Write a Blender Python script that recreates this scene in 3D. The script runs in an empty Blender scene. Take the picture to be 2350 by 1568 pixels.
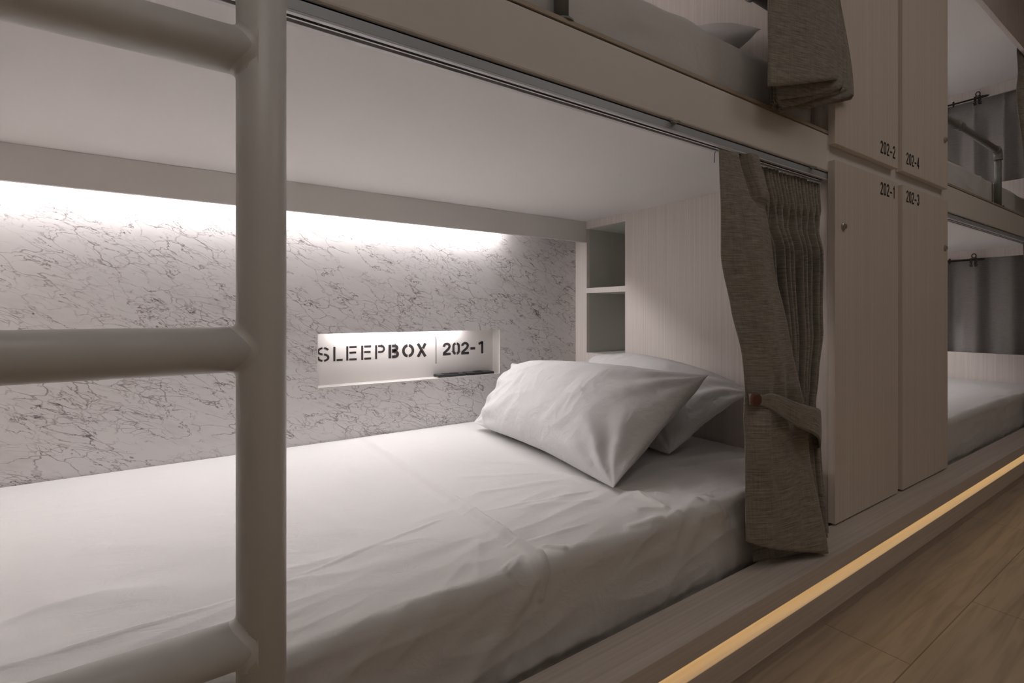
import bpy, bmesh, math, random
from mathutils import Vector, Matrix, noise

random.seed(7)
SC = bpy.context.scene
COL = SC.collection
PI = math.pi

# ------------------------------------------------------------------ materials
def mat(name):
    m = bpy.data.materials.new(name)
    m.use_nodes = True
    nt = m.node_tree
    b = nt.nodes['Principled BSDF']
    return m, nt, b

def nd(nt, typ, **kw):
    n = nt.nodes.new(typ)
    for k, v in kw.items():
        setattr(n, k, v)
    return n

def plain(name, col, rough=0.5, metal=0.0, spec=0.5, bump=None, var=0.0):
    """plain paint: slight cloudy variation + optional fine bump"""
    m, nt, b = mat(name)
    b.inputs['Roughness'].default_value = rough
    b.inputs['Metallic'].default_value = metal
    b.inputs['Specular IOR Level'].default_value = spec
    tc = nd(nt, 'ShaderNodeTexCoord')
    n = nd(nt, 'ShaderNodeTexNoise')
    n.inputs['Scale'].default_value = bump[0] if bump else 6
    n.inputs['Detail'].default_value = 4
    nt.links.new(tc.outputs['Object'], n.inputs['Vector'])
    r = nd(nt, 'ShaderNodeMapRange')
    r.inputs['To Min'].default_value = 1 - var
    r.inputs['To Max'].default_value = 1 + var
    nt.links.new(n.outputs['Fac'], r.inputs['Value'])
    mx = nd(nt, 'ShaderNodeVectorMath', operation='SCALE')
    mx.inputs[0].default_value = col
    nt.links.new(r.outputs['Result'], mx.inputs['Scale'])
    nt.links.new(mx.outputs['Vector'], b.inputs['Base Color'])
    if bump:
        bp = nd(nt, 'ShaderNodeBump')
        bp.inputs['Strength'].default_value = bump[1]
        bp.inputs['Distance'].default_value = bump[2]
        nt.links.new(n.outputs['Fac'], bp.inputs['Height'])
        nt.links.new(bp.outputs['Normal'], b.inputs['Normal'])
    return m

def ramp(nt, fac, stops):
    r = nd(nt, 'ShaderNodeValToRGB')
    els = r.color_ramp.elements
    while len(els) > 1:
        els.remove(els[-1])
    for i, (p, c) in enumerate(stops):
        e = els[0] if i == 0 else els.new(p)
        e.position = p
        e.color = (c[0], c[1], c[2], 1)
    nt.links.new(fac, r.inputs['Fac'])
    return r

def wood(name, scale, c0, c1, c2, rough=0.5):
    """fine straight-grain laminate; scale stretches the grain"""
    m, nt, b = mat(name)
    b.inputs['Roughness'].default_value = rough
    b.inputs['Specular IOR Level'].default_value = 0.35
    tc = nd(nt, 'ShaderNodeTexCoord')
    mp = nd(nt, 'ShaderNodeMapping')
    mp.inputs['Scale'].default_value = scale
    nt.links.new(tc.outputs['Object'], mp.inputs['Vector'])
    n = nd(nt, 'ShaderNodeTexNoise')
    n.inputs['Scale'].default_value = 1.0
    n.inputs['Detail'].default_value = 5
    n.inputs['Roughness'].default_value = 0.75
    nt.links.new(mp.outputs['Vector'], n.inputs['Vector'])
    r = ramp(nt, n.outputs['Fac'], [(0.3, c0), (0.5, c1), (0.68, c2)])
    nt.links.new(r.outputs['Color'], b.inputs['Base Color'])
    return m

def marble(name):
    m, nt, b = mat(name)
    b.inputs['Roughness'].default_value = 0.55
    b.inputs['Specular IOR Level'].default_value = 0.3
    tc = nd(nt, 'ShaderNodeTexCoord')
    mp = nd(nt, 'ShaderNodeMapping')
    mp.inputs['Rotation'].default_value = (0, math.radians(-24), 0)
    nt.links.new(tc.outputs['Object'], mp.inputs['Vector'])
    mp2 = nd(nt, 'ShaderNodeMapping')
    mp2.inputs['Scale'].default_value = (1.0, 1.0, 2.7)
    nt.links.new(mp.outputs['Vector'], mp2.inputs['Vector'])
    # warp
    wn = nd(nt, 'ShaderNodeTexNoise')
    wn.inputs['Scale'].default_value = 6.0
    wn.inputs['Detail'].default_value = 4
    wn.inputs['Roughness'].default_value = 0.5
    nt.links.new(mp2.outputs['Vector'], wn.inputs['Vector'])
    sub = nd(nt, 'ShaderNodeVectorMath', operation='SUBTRACT')
    sub.inputs[1].default_value = (0.5, 0.5, 0.5)
    nt.links.new(wn.outputs['Color'], sub.inputs[0])
    sc = nd(nt, 'ShaderNodeVectorMath', operation='SCALE')
    sc.inputs['Scale'].default_value = 0.17
    nt.links.new(sub.outputs['Vector'], sc.inputs[0])
    add = nd(nt, 'ShaderNodeVectorMath', operation='ADD')
    nt.links.new(mp2.outputs['Vector'], add.inputs[0])
    nt.links.new(sc.outputs['Vector'], add.inputs[1])

    def veins(kind, scale, width, mask_scale, lo, hi, seed):
        if kind == 'v':
            v = nd(nt, 'ShaderNodeTexVoronoi', feature='DISTANCE_TO_EDGE')
            v.inputs['Scale'].default_value = scale
            nt.links.new(add.outputs['Vector'], v.inputs['Vector'])
            src = v.outputs['Distance']
        else:
            v = nd(nt, 'ShaderNodeTexNoise')
            v.inputs['Scale'].default_value = scale
            v.inputs['Detail'].default_value = 6
            v.inputs['Roughness'].default_value = 0.6
            off = nd(nt, 'ShaderNodeVectorMath', operation='ADD')
            off.inputs[1].default_value = (seed, seed * 2.1, seed * .7)
            nt.links.new(add.outputs['Vector'], off.inputs[0])
            nt.links.new(off.outputs['Vector'], v.inputs['Vector'])
            s1 = nd(nt, 'ShaderNodeMath', operation='SUBTRACT')
            s1.inputs[1].default_value = 0.5
            nt.links.new(v.outputs['Fac'], s1.inputs[0])
            s2 = nd(nt, 'ShaderNodeMath', operation='ABSOLUTE')
            nt.links.new(s1.outputs[0], s2.inputs[0])
            src = s2.outputs[0]
        mr = nd(nt, 'ShaderNodeMapRange')
        mr.inputs['From Max'].default_value = width
        mr.inputs['To Min'].default_value = 1
        mr.inputs['To Max'].default_value = 0
        nt.links.new(src, mr.inputs['Value'])
        mk = nd(nt, 'ShaderNodeTexNoise')
        mk.inputs['Scale'].default_value = mask_scale
        mk.inputs['Detail'].default_value = 3
        mk.inputs['Roughness'].default_value = 0.7
        of2 = nd(nt, 'ShaderNodeVectorMath', operation='ADD')
        of2.inputs[1].default_value = (seed * 3.3, 1.7, seed)
        nt.links.new(mp2.outputs['Vector'], of2.inputs[0])
        nt.links.new(of2.outputs['Vector'], mk.inputs['Vector'])
        mm = nd(nt, 'ShaderNodeMapRange')
        mm.inputs['From Min'].default_value = lo
        mm.inputs['From Max'].default_value = hi
        nt.links.new(mk.outputs['Fac'], mm.inputs['Value'])
        mu = nd(nt, 'ShaderNodeMath', operation='MULTIPLY')
        nt.links.new(mr.outputs['Result'], mu.inputs[0])
        nt.links.new(mm.outputs['Result'], mu.inputs[1])
        return mu.outputs[0]
    a = veins('v', 10, 0.026, 4.5, 0.42, 0.60, 1.3)
    c = veins('n', 6, 0.011, 9.0, 0.42, 0.56, 4.1)
    e = veins('v', 26, 0.06, 5.0, 0.47, 0.62, 8.7)
    cl = veins('n', 4, 0.20, 5.0, 0.50, 0.75, 2.2)
    def mul(x, k):
        q = nd(nt, 'ShaderNodeMath', operation='MULTIPLY'); q.inputs[1].default_value = k
        nt.links.new(x, q.inputs[0]); return q.outputs[0]
    def plus(x, y):
        q = nd(nt, 'ShaderNodeMath', operation='ADD'); q.use_clamp = True
        nt.links.new(x, q.inputs[0]); nt.links.new(y, q.inputs[1]); return q.outputs[0]
    tot = plus(plus(mul(a, .62), mul(c, .75)), plus(mul(e, .50), mul(cl, .15)))
    r = ramp(nt, tot, [(0.0, (.83, .805, .805)), (0.3, (.58, .545, .545)), (0.65, (.30, .27, .27)), (1.0, (.14, .12, .125))])
    nt.links.new(r.outputs['Color'], b.inputs['Base Color'])
    return m

def fabric(name, c0, c1, use_uv=True, k=1.0):
    """linen: streaky weft and finer warp threads on the UVs (metres)"""
    m, nt, b = mat(name)
    b.inputs['Roughness'].default_value = 0.9
    b.inputs['Specular IOR Level'].default_value = 0.15
    b.inputs['Sheen Weight'].default_value = 0.15
    tc = nd(nt, 'ShaderNodeTexCoord')
    outs = []
    for sc, det in (((14 * k, 620 * k, 1), 4), ((560 * k, 16 * k, 1), 3), ((45 * k, 170 * k, 1), 3)):
        mp = nd(nt, 'ShaderNodeMapping')
        mp.inputs['Scale'].default_value = sc
        nt.links.new(tc.outputs['UV'], mp.inputs['Vector'])
        n = nd(nt, 'ShaderNodeTexNoise')
        n.inputs['Scale'].default_value = 1
        n.inputs['Detail'].default_value = det
        n.inputs['Roughness'].default_value = 0.6
        nt.links.new(mp.outputs['Vector'], n.inputs['Vector'])
        outs.append(n.outputs['Fac'])
    a1 = nd(nt, 'ShaderNodeMath', operation='MULTIPLY'); a1.inputs[1].default_value = 0.55
    nt.links.new(outs[0], a1.inputs[0])
    a2 = nd(nt, 'ShaderNodeMath', operation='MULTIPLY_ADD'); a2.inputs[1].default_value = 0.2
    nt.links.new(outs[1], a2.inputs[0]); nt.links.new(a1.outputs[0], a2.inputs[2])
    a3 = nd(nt, 'ShaderNodeMath', operation='MULTIPLY_ADD'); a3.inputs[1].default_value = 0.25
    nt.links.new(outs[2], a3.inputs[0]); nt.links.new(a2.outputs[0], a3.inputs[2])
    r = ramp(nt, a3.outputs[0], [(0.36, c0), (0.64, c1)])
    nt.links.new(r.outputs['Color'], b.inputs['Base Color'])
    bp = nd(nt, 'ShaderNodeBump')
    bp.inputs['Strength'].default_value = 0.35
    bp.inputs['Distance'].default_value = 0.001
    nt.links.new(a3.outputs[0], bp.inputs['Height'])
    nt.links.new(bp.outputs['Normal'], b.inputs['Normal'])
    return m

def oak_floor(name):
    m, nt, b = mat(name)
    b.inputs['Roughness'].default_value = 0.42
    b.inputs['Specular IOR Level'].default_value = 0.35
    tc = nd(nt, 'ShaderNodeTexCoord')
    mp = nd(nt, 'ShaderNodeMapping')
    mp.inputs['Location'].default_value = (0.57, -0.012, 0)
    nt.links.new(tc.outputs['Object'], mp.inputs['Vector'])
    br = nd(nt, 'ShaderNodeTexBrick')
    br.offset = 0.37
    br.inputs['Color1'].default_value = (.66, .535, .39, 1)
    br.inputs['Color2'].default_value = (.61, .49, .355, 1)
    br.inputs['Mortar'].default_value = (.33, .25, .17, 1)
    br.inputs['Scale'].default_value = 1
    br.inputs['Mortar Size'].default_value = 0.0014
    br.inputs['Brick Width'].default_value = 1.2
    br.inputs['Row Height'].default_value = 0.21
    nt.links.new(mp.outputs['Vector'], br.inputs['Vector'])
    mp2 = nd(nt, 'ShaderNodeMapping')
    mp2.inputs['Scale'].default_value = (2.5, 38, 1)
    nt.links.new(tc.outputs['Object'], mp2.inputs['Vector'])
    wn = nd(nt, 'ShaderNodeTexNoise')
    wn.inputs['Scale'].default_value = 1.0
    wn.inputs['Detail'].default_value = 6
    wn.inputs['Distortion'].default_value = 0.8
    nt.links.new(mp2.outputs['Vector'], wn.inputs['Vector'])
    r = ramp(nt, wn.outputs['Fac'], [(0.3, (.72, .70, .68)), (0.55, (1, 1, 1)), (0.75, (1.08, 1.05, 1.02))])
    mx = nd(nt, 'ShaderNodeMix', data_type='RGBA', blend_type='MULTIPLY')
    mx.inputs[0].default_value = 1
    nt.links.new(br.outputs['Color'], mx.inputs[6])
    nt.links.new(r.outputs['Color'], mx.inputs[7])
    nt.links.new(mx.outputs[2], b.inputs['Base Color'])
    return m

def emit(name, col, strength):
    m, nt, b = mat(name)
    b.inputs['Base Color'].default_value = (.8, .8, .8, 1)
    b.inputs['Emission Color'].default_value = (*col, 1)
    b.inputs['Emission Strength'].default_value = strength
    return m

def cotton(name, col, bump=.32):
    m, nt, b = mat(name)
    b.inputs['Base Color'].default_value = (*col, 1)
    b.inputs['Roughness'].default_value = 0.85
    b.inputs['Specular IOR Level'].default_value = 0.15
    b.inputs['Sheen Weight'].default_value = 0.1
    tc = nd(nt, 'ShaderNodeTexCoord')
    mp = nd(nt, 'ShaderNodeMapping')
    mp.inputs['Scale'].default_value = (1.0, 1.7, 1.3)
    mp.inputs['Rotation'].default_value = (0, 0, 0.5)
    nt.links.new(tc.outputs['Object'], mp.inputs['Vector'])
    n = nd(nt, 'ShaderNodeTexNoise')
    n.inputs['Scale'].default_value = 14
    n.inputs['Detail'].default_value = 6
    n.inputs['Roughness'].default_value = 0.55
    n.inputs['Distortion'].default_value = 1.2
    nt.links.new(mp.outputs['Vector'], n.inputs['Vector'])
    bp = nd(nt, 'ShaderNodeBump')
    bp.inputs['Strength'].default_value = bump
    bp.inputs['Distance'].default_value = 0.006
    nt.links.new(n.outputs['Fac'], bp.inputs['Height'])
    nt.links.new(bp.outputs['Normal'], b.inputs['Normal'])
    return m

M = {}
M['white'] = plain('white_board', (.80, .765, .73), .55, bump=(45, .05, .002), var=.012)
M['white_cove'] = plain('white_cove_board', (.78, .75, .72), .55, var=.012)
M['ceiling'] = plain('bunk_ceiling_paint', (.92, .89, .875), .7, var=.012)
M['grey_green'] = plain('shelf_liner_paint', (.66, .65, .60), .6, var=.01)
M['ladder'] = plain('ladder_paint', (.76, .75, .735), .38, bump=(160, .03, .001), var=.01)
M['wood_v'] = wood('pale_laminate_upright_grain', (170, 170, 1.1), (.72, .63, .585), (.80, .725, .68), (.875, .815, .78))
M['wood_door'] = wood('locker_door_laminate', (150, 150, 1.0), (.69, .61, .535), (.76, .68, .605), (.82, .745, .675))
M['wood_edge'] = wood('laminate_edge_band', (2, 160, 160), (.40, .32, .25), (.46, .38, .30), (.52, .44, .36))
M['wood_h'] = wood('platform_laminate_long_grain', (1.3, 150, 150), (.58, .51, .45), (.66, .585, .525), (.74, .67, .61), .45)
M['marble'] = marble('white_marble_laminate')
M['fabric'] = fabric('grey_brown_linen', (.135, .118, .098), (.455, .415, .36))
M['fabric_grey'] = fabric('grey_window_linen', (.26, .245, .235), (.40, .38, .365))
M['sheet'] = cotton('white_cotton_sheet', (.745, .728, .715))
M['pillow'] = cotton('white_cotton_pillowcase', (.735, .725, .725), .55)
M['floor'] = oak_floor('oak_plank_floor')
M['alu'] = plain('brushed_aluminium', (.50, .54, .58), .45, metal=.35, var=.03)
M['alu_light'] = plain('aluminium_lip', (.74, .75, .78), .4, metal=.2, var=.02)
M['steel'] = plain('galvanised_steel', (.25, .26, .245), .6, metal=.35, bump=(30, .2, .003), var=.25)
M['chrome'] = plain('lock_nickel', (.5, .47, .42), .3, metal=.9, var=.02)
M['brass'] = plain('clip_nickel', (.72, .69, .62), .3, metal=.6, var=.02)
M['dark'] = plain('dark_groove', (.02, .02, .022), .7, var=.02)
M['black'] = plain('black_iron', (.025, .018, .016), .5, var=.05)
M['ink'] = plain('black_vinyl_lettering', (.022, .019, .018), .6, var=.02)
M['ink_sign'] = plain('dark_sign_lettering', (.035, .030, .032), .5, var=.02)
M['plate'] = plain('black_gloss_plastic', (.02, .02, .022), .2, var=.02)
M['plate2'] = plain('dark_grey_plastic', (.06, .06, .065), .3, var=.02)
M['button'] = plain('brown_leather_button', (.13, .045, .025), .45, bump=(120, .2, .001), var=.1)
M['niche'] = plain('niche_backboard', (.80, .765, .745), .5, var=.01)
M['wall'] = plain('corridor_wall_paint', (.52, .47, .42), .7, var=.02)
M['room_ceiling'] = plain('corridor_ceiling_paint', (.62, .58, .54), .8, var=.02)
M['led'] = emit('cove_led', (1, .968, .972), 98)
M['led_up'] = emit('upper_cove_led', (1, .965, .972), 92)
M['led_niche'] = emit('niche_led', (1, .96, .95), 26)
M['led_warm'] = emit('step_led', (1, .68, .32), 1.0)
M['lamp'] = emit('corridor_lamp', (1, .93, .875), 2.0)

# ------------------------------------------------------------------ helpers
def obj(name, bm, m, parent=None, smooth=False):
    me = bpy.data.meshes.new(name)
    bmesh.ops.recalc_face_normals(bm, faces=bm.faces) if not getattr(bm, '_keep', False) else None
    bm.to_mesh(me)
    bm.free()
    o = bpy.data.objects.new(name, me)
    COL.objects.link(o)
    me.materials.append(m)
    if smooth:
        for p in me.polygons:
            p.use_smooth = True
    if parent:
        o.parent = parent
        o.matrix_parent_inverse = parent.matrix_world.inverted()
    return o

def tag(o, label, cat, group=None):
    o['label'] = label
    o['category'] = cat
    if group:
        o['group'] = group
    return o

def thing(name, label, cat, loc=(0, 0, 0), group=None):
    o = bpy.data.objects.new(name, None)
    COL.objects.link(o)
    o.location = loc
    o.empty_display_size = .1
    bpy.context.view_layer.update()
    return tag(o, label, cat, group)

def structure(o):
    o['kind'] = 'structure'
    return o

def box(bm, x0, x1, y0, y1, z0, z1, bev=0.0, seg=2):
    vs = [bm.verts.new((x, y, z)) for x in (x0, x1) for y in (y0, y1) for z in (z0, z1)]
    idx = [(0, 1, 3, 2), (4, 6, 7, 5), (0, 4, 5, 1), (2, 3, 7, 6), (0, 2, 6, 4), (1, 5, 7, 3)]
    fs = [bm.faces.new([vs[i] for i in q]) for q in idx]
    if bev:
        es = list({e for f_ in fs for e in f_.edges})
        bmesh.ops.bevel(bm, geom=es, offset=bev, segments=seg, affect='EDGES', profile=.5)

def bx(*a, **k):
    bm = bmesh.new(); box(bm, *a, **k); return bm

def boxes(lst, bev=0.0):
    bm = bmesh.new()
    for a in lst:
        box(bm, *a, bev=bev)
    return bm

def tube(bm, pts, r, n=20, cap=True):
    """tube along a polyline; r a number or one radius per point"""
    pts = [Vector(p) for p in pts]
    rs = r if isinstance(r, (list, tuple)) else [r] * len(pts)
    rings = []
    prev = None
    for i, p in enumerate(pts):
        if i == 0: t = pts[1] - pts[0]
        elif i == len(pts) - 1: t = pts[-1] - pts[-2]
        else: t = (pts[i + 1] - pts[i]).normalized() + (pts[i] - pts[i - 1]).normalized()
        t.normalize()
        if prev is None:
            a = Vector((0, 0, 1)) if abs(t.z) < .9 else Vector((1, 0, 0))
            u = t.cross(a).normalized()
        else:
            u = (prev - t * prev.dot(t)).normalized()
        prev = u
        v = t.cross(u)
        rings.append([bm.verts.new(p + (u * math.cos(2 * PI * k / n) + v * math.sin(2 * PI * k / n)) * rs[i]) for k in range(n)])
    for a, b in zip(rings, rings[1:]):
        for k in range(n):
            bm.faces.new((a[k], a[(k + 1) % n], b[(k + 1) % n], b[k]))
    if cap:
        bm.faces.new(rings[0][::-1]); bm.faces.new(rings[-1])

def tb(pts, r, n=20):
    bm = bmesh.new(); tube(bm, pts, r, n); return bm

def lerp(a, b, t): return a + (b - a) * t
def tabl(tb_, t):
    """piecewise smooth interpolation of [(t,v),...]"""
    if t <= tb_[0][0]: return tb_[0][1]
    for (t0, v0), (t1, v1) in zip(tb_, tb_[1:]):
        if t <= t1:
            k = (t - t0) / (t1 - t0)
            return lerp(v0, v1, k * k * (3 - 2 * k) * .5 + k * .5)
    return tb_[-1][1]
def sst(a, b, x):
    k = min(1, max(0, (x - a) / (b - a))); return k * k * (3 - 2 * k)

def grid_mesh(name, P, m, parent=None, uv=None, smooth=True, thick=0.0):
    """P[i][j] -> Vector grid, open sheet; uv[i][j] in metres"""
    me = bpy.data.meshes.new(name)
    ni, nj = len(P), len(P[0])
    verts = [tuple(p) for row in P for p in row]
    faces = [(i * nj + j, i * nj + j + 1, (i + 1) * nj + j + 1, (i + 1) * nj + j) for i in range(ni - 1) for j in range(nj - 1)]
    me.from_pydata(verts, [], faces)
    if uv:
        l = me.uv_layers.new(name='UVMap')
        for lp in me.loops:
            i, j = divmod(lp.vertex_index, nj)
            l.data[lp.index].uv = uv[i][j]
    me.materials.append(m)
    for p in me.polygons:
        p.use_smooth = smooth
    o = bpy.data.objects.new(name, me)
    COL.objects.link(o)
    if thick:
        md = o.modifiers.new('thickness', 'SOLIDIFY')
        md.thickness = thick
        md.offset = 0
    if parent:
        o.parent = parent
        o.matrix_parent_inverse = parent.matrix_world.inverted()
    return o

# ------------------------------------------------------------------ letter strokes
def stroke(bm, pts, w, O, sx, sz, dep=.0006):
    """flat ribbon of width w along 2-D polyline pts (unit box scaled sx, sz) standing on the plane y=O.y facing -Y"""
    q = [Vector((p[0] * sx, p[1] * sz)) for p in pts]
    L, R = [], []
    for i, p in enumerate(q):
        if i == 0: d0 = d1 = (q[1] - q[0]).normalized()
        elif i == len(q) - 1: d0 = d1 = (q[-1] - q[-2]).normalized()
        else: d0 = (q[i] - q[i - 1]).normalized(); d1 = (q[i + 1] - q[i]).normalized()
        t = (d0 + d1).normalized()
        n = Vector((-t.y, t.x))
        k = 1 / max(.45, n.dot(Vector((-d0.y, d0.x))))
        L.append(p + n * w * .5 * k); R.append(p - n * w * .5 * k)
    def V(p, y): return bm.verts.new((O[0] + p.x, y, O[2] + p.y))
    yf, yb = O[1] - dep, O[1]
    lf = [V(p, yf) for p in L]; rf = [V(p, yf) for p in R]
    lb = [V(p, yb) for p in L]; rb = [V(p, yb) for p in R]
    for i in range(len(q) - 1):
        bm.faces.new((lf[i], lf[i + 1], rf[i + 1], rf[i]))
        bm.faces.new((lb[i], rb[i], rb[i + 1], lb[i + 1]))
        bm.faces.new((lf[i], lb[i], lb[i + 1], lf[i + 1]))
        bm.faces.new((rf[i], rf[i + 1], rb[i + 1], rb[i]))
    bm.faces.new((lf[0], rf[0], rb[0], lb[0]))
    bm.faces.new((lf[-1], lb[-1], rb[-1], rf[-1]))

def arc(cx, cy, rx, ry, a0, a1, n=14):
    return [(cx + rx * math.cos(math.radians(lerp(a0, a1, i / n))), cy + ry * math.sin(math.radians(lerp(a0, a1, i / n)))) for i in range(n + 1)]

def digit(c, px, pz):
    """strokes of a condensed digit in the unit box; px,pz = half stroke in unit terms"""
    l, r, b, t = px, 1 - px, pz, 1 - pz
    mx = .5
    rx = (r - l) / 2
    ry = .20
    if c == '0':
        return [arc(mx, t - ry, rx, ry, 0, 180) + arc(mx, b + ry, rx, ry, 180, 360) + [(r, t - ry)]]
    if c == '1':
        return [[(.52, 0), (.52, 1)], [(.52, .82), (.16, .76)]]
    if c == '2':
        return [arc(mx, t - ry, rx, ry, 180, -20) + [(.62, .48), (l + .04, .18), (l, b)], [(l - px, b), (1, b)]]
    if c == '3':
        return [arc(mx, t - ry, rx, ry, 180, 0)[:] + [(r, .63)] + arc(mx, .63, rx, .11, 0, -80, 6), arc(mx, .40, rx, .12, 80, 0, 6) + [(r, b + ry)] + arc(mx, b + ry, rx, ry, 0, -180)]
    if c == '4':
        return [[(.66, 0), (.66, 1)], [(.66, .95), (.06, .30)], [(0, .26), (1, .26)]]
    if c == '-':
        return [[(.08, .40), (.92, .40)]]

def number(s, x0, y, z0, h, w, pitch, wt, parent, name='number'):
    bm = bmesh.new()
    x = x0
    for c in s:
        for st in digit(c, wt / 2 / w, wt / 2 / h):
            stroke(bm, st, wt, (x, y, z0), w, h)
        x += pitch
    return obj(name, bm, M['ink'], parent)

# ------------------------------------------------------------------ setting
X0, XP = -.50, 1.582        # near bunk inside: foot panel .. head panel
XL, XR = 2.535, 4.43        # far bunk inside
YF, YW = .686, 1.80         # front plane of beams, marble face
ZP = .185                   # platform top
ZB = .351                   # mattress top
ZC = 1.222                  # lower bunk ceiling
ZU = 2.29                   # upper bunk ceiling
ZR = 2.62

structure(obj('floor', bx(-.62, 4.66, -1.5, 1.96, -.05, 0), M['floor']))
structure(obj('ceiling', bx(-.62, 4.66, -1.5, 1.96, ZR, ZR + .05), M['room_ceiling']))
structure(obj('wall_front', bx(-.62, 4.66, -1.55, -1.5, 0, ZR), M['wall']))
structure(obj('wall_left', bx(-.62, -.56, -1.5, 1.96, 0, ZR), M['wall']))
structure(obj('wall_right', bx(4.60, 4.66, -1.5, 1.96, 0, ZR), M['wall']))

# marble wall with the niche cut through it
NX0, NX1, NZ0, NZ1, NY = .407, 1.156, .537, .727, 1.856
wb = structure(obj('wall_back', boxes([
    (-.56, NX0, YW, 1.96, 0, ZR), (NX1, 4.60, YW, 1.96, 0, ZR),
    (NX0, NX1, YW, 1.96, 0, NZ0), (NX0, NX1, YW, 1.96, NZ1 + .020, ZR), (NX0, NX1, YW, YW + .006, NZ1, NZ1 + .020), (NX0, NX1, NY + .02, 1.96, NZ1, NZ1 + .020),
    (NX0, .42, YW + .006, NY + .02, NZ1, NZ1 + .020), (1.03, NX1, YW + .006, NY + .02, NZ1, NZ1 + .020)]), M['marble']))
obj('niche_backboard', boxes([(NX0, NX1, NY, NY + .02, NZ0, NZ1), (.42, 1.03, NY, NY + .02, NZ1, NZ1 + .020)]), M['niche'], wb)
obj('niche_edge', boxes([(NX1 - .003, NX1, YW - .001, NY, NZ0, NZ1), (NX0, NX0 + .003, YW - .001, NY, NZ0, NZ1),
                         (NX0 + .003, NX1 - .003, YW - .001, NY, NZ0, NZ0 + .004)]), M['niche'], wb)

# ------------------------------------------------------------------ platform step
st = thing('platform_step', 'long pale wood step under the bunks with a glowing amber light line', 'step', (2, .64, 0))
obj('tread', bx(-.56, 4.60, .588, .682, ZP - .042, ZP, bev=.0015), M['wood_h'], st)
obj('bed_base', bx(-.56, 4.60, .640, YW, .02, ZP - .043), M['wood_h'], st)
obj('light_ledge', bx(-.56, 4.60, .588, .638, .052, .1105, bev=.001), M['wood_h'], st)
obj('kickboard', bx(-.56, 4.60, .612, .638, 0, .052), M['wood_h'], st)
led = obj('led_strip', bx(-.55, 4.59, .598, .630, ZP - .047, ZP - .0425), M['led_warm'], st)
led['label'] = 'amber glowing light strip'

# ------------------------------------------------------------------ bunks
def bunk(name, label, xa, xb, head, loc):
    """two-level built-in bunk between xa and xb; head = +1 head panel at xb with shelf recess (near bunk), 0 window panel at xb"""
    b = thing(name, label, 'bunk bed', loc)
    # decks
    for nm, zc, zt in (('lower_ceiling', ZC, 1.30), ('upper_ceiling', ZU, 2.33)):
        obj(nm, bx(xa, xb, .708, YW - .002, zc, zt), M['ceiling'], b)
    obj('front_beam', bx(xa, xb if head else xb, YF, .706, 1.208, 1.318, bev=.006, seg=3), M['white'], b)
    e = obj('beam_edging', bx(xa, xb, YF - .001, .716, 1.3185, 1.3265), M['wood_edge'], b)
    e['label'] = 'thin brown wood strip along the top of the beam'
    obj('header_board', bx(xa, xb, .668, .686, 2.191, ZR - .002), M['wood_v'], b)
    for zc in (ZC, ZU):
        obj('cove_board', bx(xa, xb, 1.724, 1.739, zc - .095, zc - .0005, bev=.001), M['white_cove'], b)
    return b

near = bunk('bunk_bed', 'near white bunk with marble back wall and lit sign niche', X0, XP, 1, (.5, 1.2, ZP))
far = bunk('bunk_bed', 'far bunk seen beyond the lockers, with grey curtained end openings', XL, XR, 0, (3.5, 1.2, ZP))

# near head panel with two-compartment shelf recess
SY0, SY1 = 1.484, 1.722
zs = [(.616, .8905), (.914, 1.188)]
bm = bmesh.new()
TH = .018
for (y0, y1, z0, z1) in [(YF + .002, SY0, ZP + .001, ZR - .003), (SY1, YW - .001, ZP + .001, ZR - .003),
                         (SY0, SY1, ZP + .001, zs[0][0]), (SY0, SY1, zs[0][1], zs[1][0]), (SY0, SY1, zs[1][1], ZR - .003)]:
    box(bm, XP, XP + TH, y0, y1, z0, z1)
obj('head_panel', bm, M['wood_v'], near)
bm = bmesh.new()
XD = 1.90
for (z0, z1) in zs:
    box(bm, XP + TH, XD, SY1, SY1 + .008, z0 - .008, z1 + .008)      # side facing the corridor
    box(bm, XP + TH, XD, SY0 - .008, SY0, z0 - .008, z1 + .008)
    box(bm, XD, XD + .008, SY0 - .008, SY1 + .008, z0 - .008, z1 + .008)
    box(bm, XP + TH, XD, SY0, SY1, z0 - .008, z0)
    box(bm, XP + TH, XD, SY0, SY1, z1, z1 + .008)
tag(obj('wall_shelf', bm, M['grey_green']), 'grey lined two-compartment shelf recess in the wood head panel by the marble', 'shelf')
obj('foot_panel', bx(X0 - .02, X0 - .001, YF + .002, YW - .001, ZP + .001, ZR - .003), M['wood_v'], near)

# far end panels: sill, header, side stiles around an opening, both levels
bm = bmesh.new()
WY0, WY1 = .76, 1.70
for (z0, z1, za, zb) in [(ZP + .001, 1.30, .532, 1.165), (1.30, ZR - .003, 1.647, 2.225)]:
    box(bm, XR, XR + .02, YF + .002, YW - .001, z0, za)
    box(bm, XR, XR + .02, YF + .002, YW - .001, zb, z1)
    box(bm, XR, XR + .02, YF + .002, WY0 - .07, za, zb)
    box(bm, XR, XR + .02, WY1, YW - .001, za, zb)
obj('window_panel', bm, M['wood_v'], far)
obj('head_panel', bx(XL - .018, XL - .001, YF + .002, YW - .001, ZP + .001, ZR - .003), M['wood_v'], far)

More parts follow.
